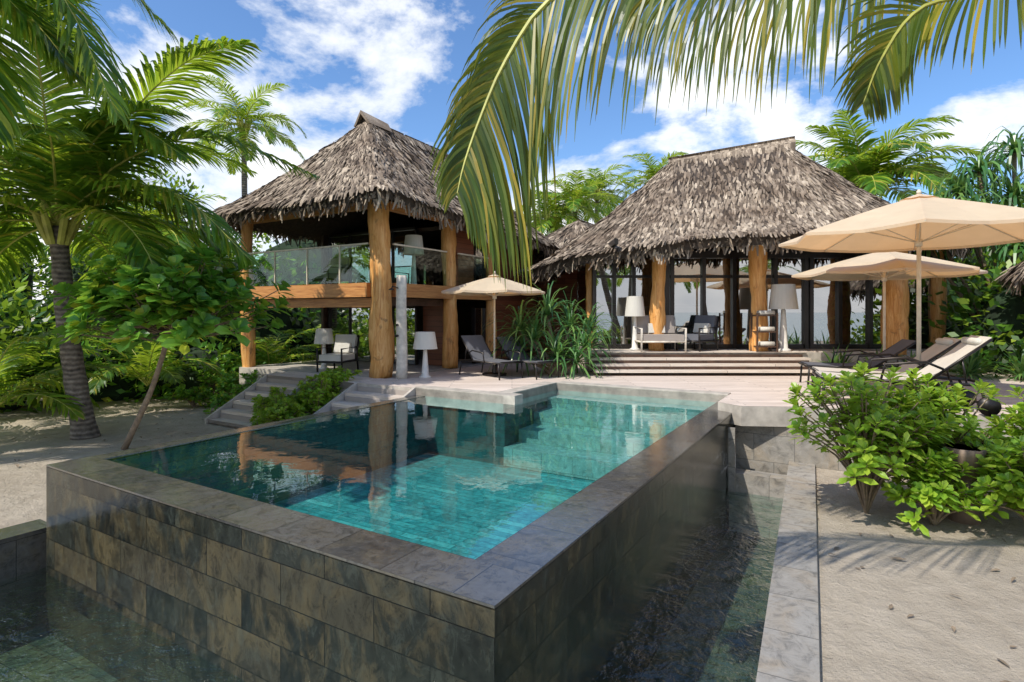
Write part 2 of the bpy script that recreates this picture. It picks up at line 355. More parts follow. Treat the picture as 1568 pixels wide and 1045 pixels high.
# ------------------------------------------------------------ thatch roof
def roof(parent,outline,ra,rb,conc=1.12,nv=14,thick=.28,dens=(.12,.065)):
    n=len(outline); tot=0; seg=[]
    for i in range(n):
        L=(outline[(i+1)%n]-outline[i]).length; seg.append((tot,L)); tot+=L
    def base(u):
        d=(u%1)*tot
        for i,(s,L) in enumerate(seg):
            if d<=s+L+1e-6: return outline[i].lerp(outline[(i+1)%n],(d-s)/L)
        return outline[0].copy()
    ab=rb-ra; l2=ab.x**2+ab.y**2
    def rp(p):
        t=((p.x-ra.x)*ab.x+(p.y-ra.y)*ab.y)/l2; t=max(0,min(1,t)); return ra.lerp(rb,t)
    def S(u,v):
        p=base(u); r=rp(p); q=p.lerp(r,v); q.z=p.z+(r.z-p.z)*v**conc
        q.z+=.07*noise.noise(q*.9)
        return q
    nu=140; mb=MB(); grid=[[S(i/nu,j/nv) for i in range(nu)] for j in range(nv+1)]
    for j in range(nv):
        for i in range(nu):
            i2=(i+1)%nu
            mb.face([grid[j][i],grid[j][i2],grid[j+1][i2],grid[j+1][i]],0)
            if j<nv-1:
                o=V((0,0,-thick))
                mb.face([grid[j][i]+o,grid[j+1][i]+o,grid[j+1][i2]+o,grid[j][i2]+o],1)
    for i in range(nu):
        i2=(i+1)%nu; o=V((0,0,-thick)); mb.face([grid[0][i]+o,grid[0][i2]+o,grid[0][i2],grid[0][i]],1)
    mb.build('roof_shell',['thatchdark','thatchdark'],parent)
    mb=MB()
    cen=(ra+rb)/2
    Lm=sum((S(i/20,0)-S(i/20,1)).length for i in range(20))/20; rows=int(Lm/dens[0])
    for r in range(rows+1):
        v0=r/rows
        ring=sum((S(i/40,v0)-S((i+1)/40,v0)).length for i in range(40))
        cnt=int(ring/dens[1])
        for k in range(cnt):
            u=(k+R())/cnt; v=min(.975,max(0,v0+U(-.5,.5)/rows))
            p=S(u,v)
            up=S(u,min(1,v+.04)) if v<.95 else S(u,v-.04)
            dn=(p-up) if v<.95 else (up-p)
            if dn.length<1e-5: continue
            dn.normalize(); tg=(S(u+.002,v)-S(u-.002,v))
            if tg.length<1e-5: tg=ab.copy()
            tg.normalize(); nr=tg.cross(dn)
            if nr.z<0: nr=-nr
            dd=(dn+tg*U(-.22,.22)).normalized(); Ln=U(.22,.45); w=U(.035,.095)
            lift=U(.015,.075)
            tgw=(tg+nr*U(-.4,.4)).normalized()
            mb.strip([p-dn*.05+nr*.01,p+dd*Ln*.55+nr*lift*.8,p+dd*Ln+nr*lift*U(.1,1.3)-V((0,0,.03))],tgw,[w*.8,w,w*U(.2,.8)])
    cnt=int(tot/.02)
    for k in range(cnt):
        u=R(); p=S(u,U(0,.03)); tg=(S(u+.002,0)-S(u-.002,0)).normalized(); o=p-cen; o.z=0; o.normalize()
        Ln=U(.18,.48)*(.75+.5*noise.noise(p*2.2)+.25); p=p-o*U(0,.12)+V((0,0,-U(0,.12)))
        mb.strip([p,p+o*U(.02,.14)+V((0,0,-Ln*.5))+tg*U(-.05,.05),p+o*U(.0,.2)+V((0,0,-Ln))+tg*U(-.1,.1)],(tg+o*U(-.5,.5)).normalized(),(.06,.07,.03))
    for k in range(int(ab.length/.012)):
        t=R(); p=ra.lerp(rb,t)+V((0,0,.04)); sgn=random.choice((-1,1)); pr=V((-ab.y,ab.x,0)).normalized()*sgn
        Ln=U(.25,.5); mb.strip([p-pr*.05,p+pr*Ln*.4-V((0,0,Ln*.25)),p+pr*Ln*.8-V((0,0,Ln*.8))],ab.normalized(),[.09,.1,.04])
    mb.build('thatch_layers',['thatch'],parent)
def roundrect(x0,x1,y0,y1,r,zf):
    pts=[]
    for cx,cy,a0 in ((x1-r,y0+r,-90),(x1-r,y1-r,0),(x0+r,y1-r,90),(x0+r,y0+r,180)):
        for k in range(5):
            a=math.radians(a0+k*22.5); x=cx+r*math.cos(a); y=cy+r*math.sin(a); pts.append(V((x,y,zf(x,y))))
    return pts
def log(mb,x,y,z0,z1,r0,r1,mat=0):
    n=26; path=[];rad=[]
    for i in range(n+1):
        t=i/n; path.append(V((x+.03*math.sin(t*5+x),y+.02*math.cos(t*4),z0+(z1-z0)*t))); rad.append(r0+(r1-r0)*t+.02*math.sin(t*9+x*3))
    mb.tube(path,rad,22,mat,True,.2)
# ------------------------------------------------------------ left villa
villa=empty('thatched_villa',P1,ROT)
ol=roundrect(-5.3,.95,-.95,8.2,.35,lambda x,y:5.22-.055*(y+.9))
roof(villa,ol,V((-2.2,1.8,7.95)),V((-2.2,5.4,7.85)))
mb=MB()
g0=V((-2.2,1.5,8.16)); 
mb.face([V((-2.45,1.66,7.75)),V((-1.95,1.66,7.75)),V((-2.2,1.66,8.1))],0)
for sx in (-1,1):
    mb.face([g0,g0+V((sx*.32,.05,-.40)),V((-2.2+sx*.36,2.4,7.72)),V((-2.2,2.6,8.08))],1)
    mb.face([g0+V((0,-.01,0)),g0+V((sx*.32,.04,-.40)),g0+V((sx*.25,.04,-.42)),g0+V((0,-.01,-.1))],2)
mb.build('roof_gablet',['thatchdark','thatch','thatch'],villa)
mb=MB()
for (x,y,r,zt2,z0) in ((0,0,.275,5.35,.95),(0,2.7,.22,5.2,.95),(0,4.75,.17,5.1,.95),(-5.1,0,.2,5.2,.05),(-5.0,4,.17,5,.1)):
    log(mb,x,y,z0,zt2,r,r*.82)
mb.build('log_posts',['log'],villa,smooth=True)
mb=MB()
mb.box(-5.2,.12,-.2,8,-.1,.945,0); mb.box(-2.9,.12,-1.1,-.2,-.1,.945,0); mb.box(-2.9,.3,-1.12,-.2,.8,.952,1)
mb.build('base_slab',['concrete','deck'],villa)
mb=MB()
mb.box(-5.3,-.3,-.16,.0,2.86,3.2,0); mb.box(.02,.2,.3,4.6,2.86,3.2,0); mb.box(-5.45,-5.3,-.1,5,2.86,3.2,0)
mb.box(-5.2,.0,.02,.2,2.62,2.84,0)
mb.box(-5.2,.1,-.05,.12,5.0,5.2,0);mb.box(-.05,.12,.2,7.6,4.95,5.15,0)
for i in range(9): mb.box(-5.0+i*.6,-4.9+i*.6,.22,2.6,2.66,2.84,1)
mb.build('floor_beams',['beam','darkwood'],villa)
mb=MB(); mb.box(-5.28,0,.02,7.9,2.9,3.16,0); 
mb.box(-4.9,-.2,7.6,7.75,.95,5.0,0)
mb.box(-5.1,-5.0,2.6,7.6,.95,5.0,0)
mb.box(-5,0,2.9,7.5,4.85,4.95,0)
mb.build('upper_floor',['darkwood'],villa)
mb=MB(); mb.box(-.1,-.0,5.0,7.75,.95,5.0,0); mb.box(-.12,-.02,3.05,3.9,3.2,5,0); mb.box(-1.2,-.15,3.0,3.1,.95,2.86,0)
mb.build('wood_siding_walls',['siding'],villa)
mb=MB()
for zz0,zz1 in ((.97,2.62),(3.18,4.9)):
    mb.box(-4.9,-1.3,2.78,2.80,zz0,zz1,0)
    mb.box(-.06,-.04,3.95,4.95,zz0,zz1,0)
mb.build('window_panes',['glass'],villa)
mb=MB()
for zz0,zz1 in ((.97,2.62),(3.18,4.9)):
    for x in (-4.95,-4.0,-3.1,-2.2,-1.3): mb.box(x,x+.06,2.74,2.84,zz0,zz1,0)
    mb.box(-4.9,-1.3,2.73,2.85,zz1,zz1+.08,0)
    for y in (3.92,4.45,4.95): mb.box(-.11,.01,y,y+.05,zz0,zz1,0)
mb.build('window_frames',['metal'],villa)
mb=MB(); mb.box(-5.0,-.32,-.09,-.075,3.22,4.12,0); mb.box(.10,.115,.35,2.4,3.22,4.12,0); mb.box(.10,.115,2.95,4.5,3.22,4.12,0); mb.box(-5.4,-5.385,.2,4,3.22,4.12,0)
mb.build('railing_glass',['rglass'],villa)
mb=MB(); mb.box(-5.05,-.3,-.11,-.055,4.122,4.16,0); mb.box(.08,.135,.33,2.42,4.122,4.16,0); mb.box(.08,.135,2.93,4.5,4.122,4.16,0)
for x in (-3.8,-2.5,-1.3): mb.box(x,x+.03,-.105,-.065,3.2,4.12,0)
mb.build('railing_cap',['pole'],villa)
wing=empty('rear_wing',VL(-1.2,8.4),ROT)
mb=MB(); mb.box(0,3.6,0,5,.9,4.2,0); mb.build('walls',['siding'],wing)
roof(wing,roundrect(-.7,4.4,-.8,6,.3,lambda x,y:4.5),V((1.8,1.6,6.0)),V((1.8,3.8,6.0)),dens=(.2,.12))
# ------------------------------------------------------------ right bungalow
bung=empty('thatched_bungalow')
ctrl=[(.35,17.6,3.75),(1.3,16.0,3.95),(3.0,14.8,4.2),(5.2,14.0,4.38),(7.5,13.65,4.45),(9.8,13.8,4.45),(11.6,14.6,4.4),(12.6,16.3,4.35),(12.6,18.8,4.3),(11,21.2,4.3),(8,22.4,4.3),(4.5,22.2,4.2),(1.6,20.6,4.0)]
ol=[]
def cr(p0,p1,p2,p3,t):
    return .5*((2*p1)+(-p0+p2)*t+(2*p0-5*p1+4*p2-p3)*t*t+(-p0+3*p1-3*p2+p3)*t**3)
cv=[V(c) for c in ctrl]
for i in range(len(cv)):
    for k in range(5): ol.append(cr(cv[i-1],cv[i],cv[(i+1)%len(cv)],cv[(i+2)%len(cv)],k/5))
roof(bung,ol,V((5.35,18.8,7.5)),V((8.45,17.8,7.75)),conc=1.18,thick=.3)
mb=MB()
g=V((8.72,17.7,7.95)); d=V((3.1,-1.0,.25)).normalized(); pr=V((-d.y,d.x,0)).normalized()
l=V((5.2,18.85,7.6))
for k in range(1100):
    t=R(); p=l.lerp(g,t); sx=random.choice((-1,1)); Ln=U(.4,.8)
    mb.strip([p-pr*sx*.06-V((0,0,.02)),p+pr*sx*Ln*.25-V((0,0,Ln*.35)),p+pr*sx*Ln*.5-V((0,0,Ln))],(d+pr*U(-.1,.1)).normalized(),[.08,.09,.04],1)
mb.face([g+d*.01,g+pr*.42-V((0,0,.75)),g-pr*.42-V((0,0,.75))],0)
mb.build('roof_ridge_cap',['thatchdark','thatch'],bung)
mb=MB()
for (x,y,r) in ((3.93,15.4,.19),(6.5,15.1,.22),(9.9,14.75,.29),(2.3,16.6,.15),(11.9,16,.2)):
    log(mb,x,y,1.4,4.5,r,r*.92)
mb.build('log_posts',['log'],bung,smooth=True)
mb=MB(); mb.box(2.0,13,14.8,22,.96,1.45,0); mb.build('floor_platform',['concrete'],bung)
mb=MB(); mb.box(1.96,7.6,14.74,15.9,1.452,1.47,0); mb.box(7.6,12.5,14.9,15.9,1.452,1.47,0)
for i in range(3):
    mb.box(2.0,7.55,14.74-.32*(i+1),14.74-.32*i+.02,1.455-.125*(i+1)-.05,1.455-.125*(i+1),0)
    mb.box(2.05,7.5,14.74-.32*i-.0,14.74-.32*i+.01,1.455-.125*(i+1),1.455-.125*i-.05,1)
mb.build('front_steps',['stepwood','darkwood'],bung)
mb=MB(); mb.box(2.3,12,16,16.02,1.5,4.0,0,skip='b'); mb.box(2.28,2.3,16.1,20,1.5,3.9,0)
mb.build('window_panes',['glass'],bung)
mb=MB()
for x in (2.25,2.8,3.35,4.28,4.42,5.3,6.15,6.85,7.3,8.15,8.3,9.1,9.95,10.8,11.9): mb.box(x,x+.1,15.90,16.08,1.475,4.0,0)
mb.box(2.25,12,15.89,16.1,4.002,4.2,0); mb.box(2.36,11.88,15.94,16.07,1.474,1.6,0); mb.box(2.36,11.88,15.95,16.06,3.45,3.53,0)
for k,x in enumerate((2.6,4.0,5.5,7.0,8.5,10,11.3)): mb.box(x,x+.1,14.5,20,4.22,4.36,0)
mb.build('window_frames',['metal'],bung)
mb=MB(); mb.box(2.2,12,20.6,20.7,1.45,4.3,0); mb.box(11.95,12.05,16.1,20.6,1.45,4.15,0); mb.box(2.2,12,16.15,20.6,4.21,4.25,0)
mb.box(7.2,8.8,18,18.1,1.45,4.1,0)
mb.build('interior_walls',['darkwood'],bung)
mb=MB()
mb.box(4.4,6.6,18.3,20.0,1.47,2.0,0); mb.box(4.4,6.6,20.0,20.15,1.9,2.7,0)
mb.build('interior_bed',['white'],bung)
# ------------------------------------------------------------ palms
def resample(pts,n):
    pts=[V(p) for p in pts]; out=[]
    ext=[pts[0]*2-pts[1]]+pts+[pts[-1]*2-pts[-2]]
    m=len(pts)-1
    for i in range(n+1):
        t=i/n*m; k=min(int(t),m-1); out.append(cr(ext[k],ext[k+1],ext[k+2],ext[k+3],t-k))
    return out
def frond(mb,path,leafL,nl,w,grav=.5,nrm=V((0,0,1)),start=.12,spread=.8,r0=.03,seg=3,prof=None,jit=.12,sides=(1,1)):
    n=len(path)-1
    mb.tube(path,[r0*(1-.85*i/n) for i in range(n+1)],5,1,False)
    for k in range(nl):
        t=start+(1-start)*(k+.5)/nl
        x=t*n; i=min(int(x),n-1); p=path[i].lerp(path[i+1],x-i)
        d=(path[i+1]-path[i]).normalized()
        s=d.cross(nrm)
        if s.length<.05: s=d.cross(V((1,0,0)))
        s.normalize(); nn=s.cross(d)
        pr=(math.sin(math.pi*min(1,.12+t*.86))**.6) if prof is None else prof(t)
        for sd in (-1,1):
            L=leafL*pr*U(.85,1.1)*sides[0 if sd<0 else 1]
            ld=(s*sd*spread+d*(.35+.75*t)+nn*U(.0,.25)+V((U(-1,1),U(-1,1),U(-1,1)))*jit).normalized()
            q=p.copy(); pp=[q.copy()]; dd=ld.copy()
            g=grav*U(.7,1.3)
            for j in range(seg):
                dd=(dd+V((0,0,-g))*(j+.4)/seg).normalized(); q=q+dd*L/seg; pp.append(q.copy())
            wv=(d-ld*d.dot(ld)); 
            if wv.length<.01: continue
            wv.normalize(); wv=(wv+nn*U(-.3,.3)).normalized()
            ws=[w*.55]+[w*(1-.8*(j/seg)**2) for j in range(seg-1)]+[w*.08]
            mb.strip(pp,wv,ws,0)
def arc(base,az,el,L,droop,n=12):
    p=base.copy(); out=[p.copy()]
    for i in range(n):
        t=(i+.5)/n; e=el-droop*t**1.25
        p=p+V((math.cos(e)*math.cos(az),math.cos(e)*math.sin(az),math.sin(e)))*L/n; out.append(p.copy())
    return out
def palm(name,base,top,r=.16,nf=22,L=3.6,leafL=.75,nl=55,w=.045,extra=[],mat='palm',seg=3,seed=0,lo=-.35,hi=1.4,trunk=True,grav=.5):
    random.seed(seed+100)
    e=empty(name)
    base=V(base);top=V(top)
    if trunk:
        mid=base.lerp(top,.5)+V((U(-.15,.15),U(-.1,.1),0))+V(((base.x-top.x)*-.15,0,0))
        path=resample([base,mid,top],24)
        rad=[r*(1.0+.35*math.exp(-i*.5)-.25*i/24+.04*math.sin(i*2.1)) for i in range(25)]
        mb=MB(); mb.tube(path,rad,14,0,True,.08)
        mb.build('trunk',['bark'],e,smooth=True)
    mb=MB()
    for k in range(nf):
        t=k/(nf-1); el=hi+(lo-hi)*t+U(-.12,.12); az=k*2.39996+U(-.25,.25)+seed
        l=L*U(.85,1.08)*(.75+.25*min(1,(1-abs(t-.4))+.2))
        frond(mb,arc(top+V((0,0,.05)),az,el,l,U(1.1,1.7)*(.75+.5*(el>0)*min(1,el))),leafL,nl,w,grav,seg=seg,r0=.028*L/3.6)
    for p in extra: frond(mb,resample(p,14),leafL*1.1,int(nl*1.2),w*1.1,grav*1.2,seg=seg)
    mb.build('fronds',[mat,'rachis'],e)
    if trunk:
        mb=MB()
        for k in range(10):
            a=k*2.4; p0=top+V((0,0,-.35)); 
            mb.tube([p0+V((math.cos(a)*r*.7,math.sin(a)*r*.7,0)),top+V((math.cos(a)*r*1.5,math.sin(a)*r*1.5,.05)),top+V((math.cos(a)*r*2.2,math.sin(a)*r*2.2,.4))],[.06,.07,.03],6,0)
        mb.build('frond_bases',['rachis'],e)
    return e
cT=V((-8.75,11.0,4.15))
palm('coconut_palm',(-8.5,11.4,-.1),cT,.2,20,4.0,1.0,80,.06,extra=[
  [cT,V((-7.6,11,6.0)),V((-6.2,10.8,7.2)),V((-4.9,10.6,7.5))],
  [cT,V((-7.5,11,5.4)),V((-5.8,11.1,5.9)),V((-3.9,11.2,5.2))],
  [cT,V((-7.6,10.6,4.8)),V((-6.0,10.3,4.6)),V((-4.6,10.1,3.4))],
  [cT,V((-7.9,10.7,5.6)),V((-6.9,10.3,5.9)),V((-5.7,10.0,5.2))],
  [cT,V((-8.6,10.5,6.3)),V((-8.0,9.6,7.6)),V((-6.8,8.8,7.9))]],seed=1,lo=.0)
c2=V((-9.3,8.2,7.6))
palm('coconut_palm',(-11.0,8.3,-.1),c2,.17,9,4.6,1.1,80,.055,extra=[
  [c2,V((-8.2,8.2,7.9)),V((-6.6,8.2,7.2)),V((-5.6,8.1,5.3))],
  [c2,V((-8.3,8.6,8.6)),V((-6.9,9.0,8.4)),V((-5.6,9.4,7.1))],
  [c2,V((-8.4,7.9,7.0)),V((-7.3,7.7,6.2)),V((-6.9,7.6,4.9))],
  [c2,V((-8.3,8.0,7.5)),V((-7.2,8.0,7.0)),V((-6.2,8.0,5.9))]],seed=2)
palm('coconut_palm',(14.6,23,-.1),(13.9,22.5,7.2),.26,28,4.3,1.0,52,.08,seed=3,hi=1.45,lo=.1)
for i,(b,t,Lf) in enumerate((((-12.5,26,0),(-12.2,26,10.9),3.2),((3.4,30,0),(3.3,30,8.1),2.8),((5.0,33,0),(4.9,33,9.3),2.8),((8.8,34,0),(8.6,34,10.2),3.0),((1.8,29,0),(1.9,29,7.2),2.6),((-15,19,0),(-15.2,19,7.0),3.6),((-19,24,0),(-19,24,8.2),3.6),((-11,17.5,0),(-10.8,17.5,4.6),3.0))):
    palm('coconut_palm',b,t,.15,20,Lf,.75,34,.07,seed=10+i,seg=2)
for i,(x,y) in enumerate(((-10.3,11.2),(-12.2,13.5),(-9.9,15.5),(-7.7,18.2))):
    palm('young_palm',(x,y,0),(x,y,.45),.12,12,2.6,.6,40,.05,seed=30+i,trunk=False,hi=1.5,lo=.55)
for i,(x,y,h) in enumerate(((-7,-13,7.0),(-2.0,-14,6.5),(.8,-12.6,5.6),(3.6,-13.5,6.6),(6.2,-12.2,5.8),(9,-14,6.4),(12.5,-12.5,6.0),(16,-14,6.5),(20,-13,6),(-14,-13,8))):
    palm('coconut_palm',(x,y,0),(x+U(-.9,.9),y-.5,h),.16,16,3.3,.75,24,.10,seed=50+i,seg=2)
cF=V((4.3,2.7,6.0))
fg=palm('coconut_palm',(6.3,1.2,-.1),cF,.18,7,3.0,.8,50,.035,seed=77,mat='palm_fg',lo=.2,hi=1.4)
random.seed(5)
mb=MB()
def fr(path,leafL,nl,w,grav,nrm,**k): frond(mb,resample(path,24),leafL,nl,w,grav,nrm,**k)
fr([cF,V((2.75,3.2,5.6)),V((1.6,3.5,5.02)),V((.8,3.75,4.84)),V((.25,3.85,4.60)),V((-.04,3.9,4.22)),V((-.21,3.9,3.84)),V((-.32,3.88,3.52)),V((-.37,3.86,3.3))],1.25,165,.022,.68,V((.1,-1,.25)),start=.2,spread=.8,seg=6,jit=.07,
   prof=lambda t:(1.0 if t<.72 else max(.28,1.0-(t-.72)*2.6)),sides=(1.0,.45))
fr([cF,V((3.3,4.1,5.75)),V((2.5,4.5,5.5)),V((1.7,4.75,5.3)),V((1.0,4.9,5.2))],1.4,130,.026,.85,V((.1,-1,.35)),start=.12,spread=.8,seg=6,jit=.08)
fr([cF,V((4.0,3.6,5.45)),V((3.35,3.95,4.8)),V((2.85,4.0,4.62)),V((2.62,4.05,4.3)),V((2.52,4.1,4.0))],.6,80,.024,.5,V((.1,-1,.3)),start=.15,spread=.75,seg=5,jit=.07)
mb.build('near_fronds',['palm_fg','rachis'],fg)
# ------------------------------------------------------------ broadleaf plants
def rosette(mb,p,ax,n,L,W,mat=0,droop=.2):
    ax=ax.normalized(); a=ax.cross(V((.3,.2,.93)))
    if a.length<.05: a=V((1,0,0))
    a.normalize(); b=ax.cross(a)
    for k in range(n):
        t=k*2.4+U(-.3,.3); op=.25+.95*(k/n)
        d=(a*math.cos(t)+b*math.sin(t))*math.sin(op+.25)+ax*math.cos(op+.25)
        mb.leaf(p-ax*(k/n)*L*.5,d,ax,L*U(.75,1.15)*(.65+.45*k/n),W*U(.85,1.15),mat,droop*U(0,1.6))
def shrub(name,base,rx,ry,h,ntip,L,W,mat='shrub',nl=10,zmin=.25,stem=.012,trunk=None,seed=0,inner=.7):
    random.seed(seed+300); e=empty(name); base=V(base); ml=MB(); ms=MB()
    org=base.copy(); z0=base.z
    if trunk:
        org=V(trunk); z0=org.z-.35; ms.tube(resample([base,base.lerp(org,.5)+V((.06,.03,0)),org],8),[stem*4.5*(1-.04*i) for i in range(9)],8,0,True,.1)
    for i in range(ntip):
        a=U(0,2*math.pi); rr=R()**.5*U(.75,1.0) if R()>.25 else R()*inner
        zz=math.sqrt(max(0,1-rr*rr))
        tip=V((org.x,org.y,z0))+V((math.cos(a)*rx*rr,math.sin(a)*ry*rr,zmin+(h-zmin)*(zz*U(.45,1.05) if rr<.8 else U(.05,.65))))
        tip+=V((noise.noise(tip*1.3),noise.noise(tip*1.3+V((9,9,9))),noise.noise(tip*1.7)*.7))*.3*rx
        mid=org.lerp(tip,.5)+V((0,0,-.08*h)) if trunk else org.lerp(tip,.5)+V(((org.x-tip.x)*.15,(org.y-tip.y)*.15,.08*h))
        ms.tube(resample([org,mid,tip],5),[stem*(1.6-.2*k) for k in range(6)],5,0,False)
        ax=((tip-mid).normalized()+V((0,0,.7))).normalized()
        rosette(ml,tip,ax,nl,L,W)
        for q in range(7):
            p=mid.lerp(tip,U(.2,.95)); ml.leaf(p,V((U(-1,1),U(-1,1),U(-.1,.7))),V((0,0,1)),L*U(.7,1.),W,0,.3)
    ml.build('leaves',[mat],e); ms.build('branches',['bark2'],e,smooth=True); return e
shrub('beach_shrub',(4.4,7.1,0),.98,.8,1.8,115,.21,.075,seed=1,zmin=.3)
shrub('beach_shrub',(5.6,7.5,0),.98,.8,1.7,120,.21,.075,seed=2,zmin=.15)
shrub('beach_shrub',(6.8,7.0,0),.95,.9,1.6,120,.21,.075,seed=3,zmin=.12)
shrub('beach_shrub',(4.95,6.7,0),.55,.45,.85,55,.18,.07,seed=4,zmin=.08)
shrub('beach_shrub',(5.75,6.3,0),.6,.5,1.15,75,.20,.075,seed=5,zmin=.08)
shrub('broadleaf_tree',(-7.06,10.4,0),1.9,1.3,1.7,180,.33,.19,mat='broad',nl=9,zmin=.1,stem=.013,trunk=(-6.15,10.3,2.2),seed=6)
for i,(x,y,h) in enumerate(((-8.0,5.5,.85),(-8.3,6.0,.9),(-9.2,5.3,.6),(-7.9,4.6,.5),(-9.0,6.1,.75),(-8.6,4.9,.55))):
    p=PL(x,y); shrub('garden_shrub',(p.x,p.y,0),.55,.5,h+.25,45,.15,.07,seed=20+i,zmin=.1)
p=VL(-.3,-1.0); shrub('garden_shrub',(p.x,p.y,.9),.55,.3,.35,30,.13,.06,seed=26,zmin=.05)
for k,(x,y,h) in enumerate(((-3.6,-.8,.9),(-4.6,-.8,1.0),(-5.6,-.6,1.1),(-5.2,-1.5,.6),(-3.5,-1.6,.5),(-6.4,.2,1.2))):
    p=VL(x,y); shrub('garden_shrub',(p.x,p.y,0),.6,.45,h,32,.18,.08,mat='broad',seed=27+k,zmin=.05)
pot=empty('plant_pot'); mb=MB(); px,py=5.42,6.85
mb.tube([(px,py,.52),(px,py,.80),(px,py,.88),(px,py,.88),(px,py,.8)],[.14,.2,.22,.19,.17],20,0); mb.tube([(px,py,0),(px,py,.52)],[.16,.12],14,0)
mb.build('pot_body',['terracotta'],pot,smooth=True)
# ------------------------------------------------------------ pandanus
def blades(mb,p,n,L,w,up=.5,grav=1.0,seg=5):
    for k in range(n):
        az=k*2.4+U(-.3,.3); el=1.45-1.5*(k/n)**.9*up*2+U(-.1,.1)
        d=V((math.cos(el)*math.cos(az),math.cos(el)*math.sin(az),math.sin(el)))
        side=V((-math.sin(az),math.cos(az),0)); l=L*U(.8,1.15); q=p.copy(); pp=[q.copy()]
        for j in range(seg):
            d=(d+V((0,0,-grav*.16*(j+.5)))).normalized(); q=q+d*l/seg; pp.append(q.copy())
        mb.strip(pp,(side+V((0,0,U(-.3,.3)))).normalized(),[w*.8,w,w*.95,w*.75,w*.5,w*.08][:seg+1])
def pandanus(name,base,heads,n=46,L=1.1,w=.06,grav=1.0,seed=0):
    random.seed(seed+500); e=empty(name); base=V(base); mb=MB(); ms=MB()
    for h in heads:
        hp=base+V(h); ms.tube(resample([base,base.lerp(hp,.5)+V((h[0]*-.1,h[1]*-.1,0)),hp],6),[.08,.07,.065,.06,.055,.05,.05],7,0)
        blades(mb,hp,n,L,w,grav=grav)
    mb.build('blades',['blade'],e); ms.build('stems',['bark2'],e,smooth=True)
pandanus('pandanus_shrub',(1.1,13.9,.9),[(0,0,.5),(-.55,.4,.9),(.35,.5,1.2),(-.2,.6,1.5),(.75,.3,.7),(-.9,.7,.5),(.45,0,.35),(.9,.9,1.1),(-.9,.6,1.1)],seed=1)
pandanus('pandanus_tree',(13.6,15.5,0),[(0,0,5.6),(-1.4,-.3,5.0),(1.2,0,6.2),(-.6,.4,6.4),(.5,-.7,4.9),(-2.1,.3,4.3),(1.9,-.5,5.2),(-1.1,.5,5.8),(.3,.3,6.9),(-2.2,.2,5.1),(-.3,-.5,4.2)],n=62,L=1.35,w=.085,grav=1.9,seed=2)
for i,(x,y,s) in enumerate(((7.9,14.0,.7),(8.7,13.8,.6),(9.5,13.6,.6),(10.6,13.3,.8),(11.6,13.0,.9),(12.4,12.2,1.1),(11.2,11.6,.8),(9.9,10.3,.7),(10.8,9.6,.9))):
    pandanus('agave_plant',(x,y,.9),[(0,0,.12),(.3,.2,.15)],n=30,L=s,w=.07,grav=.5,seed=10+i)
# ------------------------------------------------------------ jungle masses
def jungle(name,blobs,seed=0,per=1500,mat='jungle',ls=.2):
    random.seed(seed+800); e=empty(name); mb=MB(); mc=MB()
    for (cx,cy,cz,rx,ry,rz) in blobs:
        c=V((cx,cy,cz)); ncl=int(per/22)
        for k in range(ncl):
            th=U(0,2*math.pi); ph=math.acos(U(-.4,1)); f=U(.78,1.12)
            o=V((math.sin(ph)*math.cos(th),math.sin(ph)*math.sin(th),math.cos(ph)))
            q=c+V((o.x*rx,o.y*ry,o.z*rz))*f
            if q.y>cy+ry*.5: continue
            for j in range(22):
                p=q+V((random.gauss(0,.32),random.gauss(0,.32),random.gauss(0,.24)))
                dd=(o+V((U(-1,1),U(-1,1),U(-.8,.8)))).normalized(); nn=(o+V((U(-.6,.6),U(-.6,.6),U(.2,1.2)))).normalized()
                L=ls*U(.7,1.4); sd=dd.cross(nn)
                if sd.length<.05: continue
                sd.normalize()
                mb.face([p,p+dd*L*.5+sd*L*.28,p+dd*L,p+dd*L*.5-sd*L*.28],0)
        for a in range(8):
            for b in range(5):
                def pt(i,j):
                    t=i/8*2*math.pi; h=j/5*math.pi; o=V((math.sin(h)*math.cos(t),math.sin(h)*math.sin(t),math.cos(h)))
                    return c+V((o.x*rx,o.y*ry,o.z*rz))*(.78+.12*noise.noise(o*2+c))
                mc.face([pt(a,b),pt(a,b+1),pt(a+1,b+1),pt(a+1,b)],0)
    mb.build('foliage',[mat],e); mc.build('foliage_core',['core'],e)  # dark inner hull added to block light through the leaves
jungle('jungle_foliage',[(-17,17,1.8,3,2,3.2),(-13.5,19,1.6,3,2,3.3),(-20,20,3,4,2.5,4.3),(-10.5,21.5,1.8,3,2,3.6),(-15,23,3.5,4,2,4.4),(-24,24,3,5,3,5.5),(-9,25,2.5,4,2,4.5),(-13.5,14.5,1,1.8,1.5,1.7),(-30,27,4,6,3,6)],1,1900,ls=.24)
jungle('jungle_foliage',[(1,27,2.0,4,2,3.6),(6,28,2,5,2,3.5),(-4,28,2.5,4,2,4),(14,20,2.2,3,2,3.2),(17.5,18,2.6,3,2,3.8),(20,22,3,4,2.5,4.6),(25,26,3,6,3,5.4),(16.5,14.5,1.8,2,2,3.0),(12.9,14.6,1.7,1.2,1.2,1.9),(1.5,24,2,2,1.5,3.3)],2,1800,ls=.24)
jungle('undergrowth_foliage',[(-15,14,.5,2,1,1.2),(-12,16.5,.5,2,1,1.4),(-9.6,17.2,.5,1.6,1,1.2),(-18,16,.5,2,1,1.6)],3,1100,'broad',.22)
jungle('undergrowth_foliage',[(13.3,12.4,1.0,1.5,1.0,1.5),(15,11,1,2,1.2,1.8),(9,7.2,.3,1,.8,.9)],4,1100,'jungle',.2)
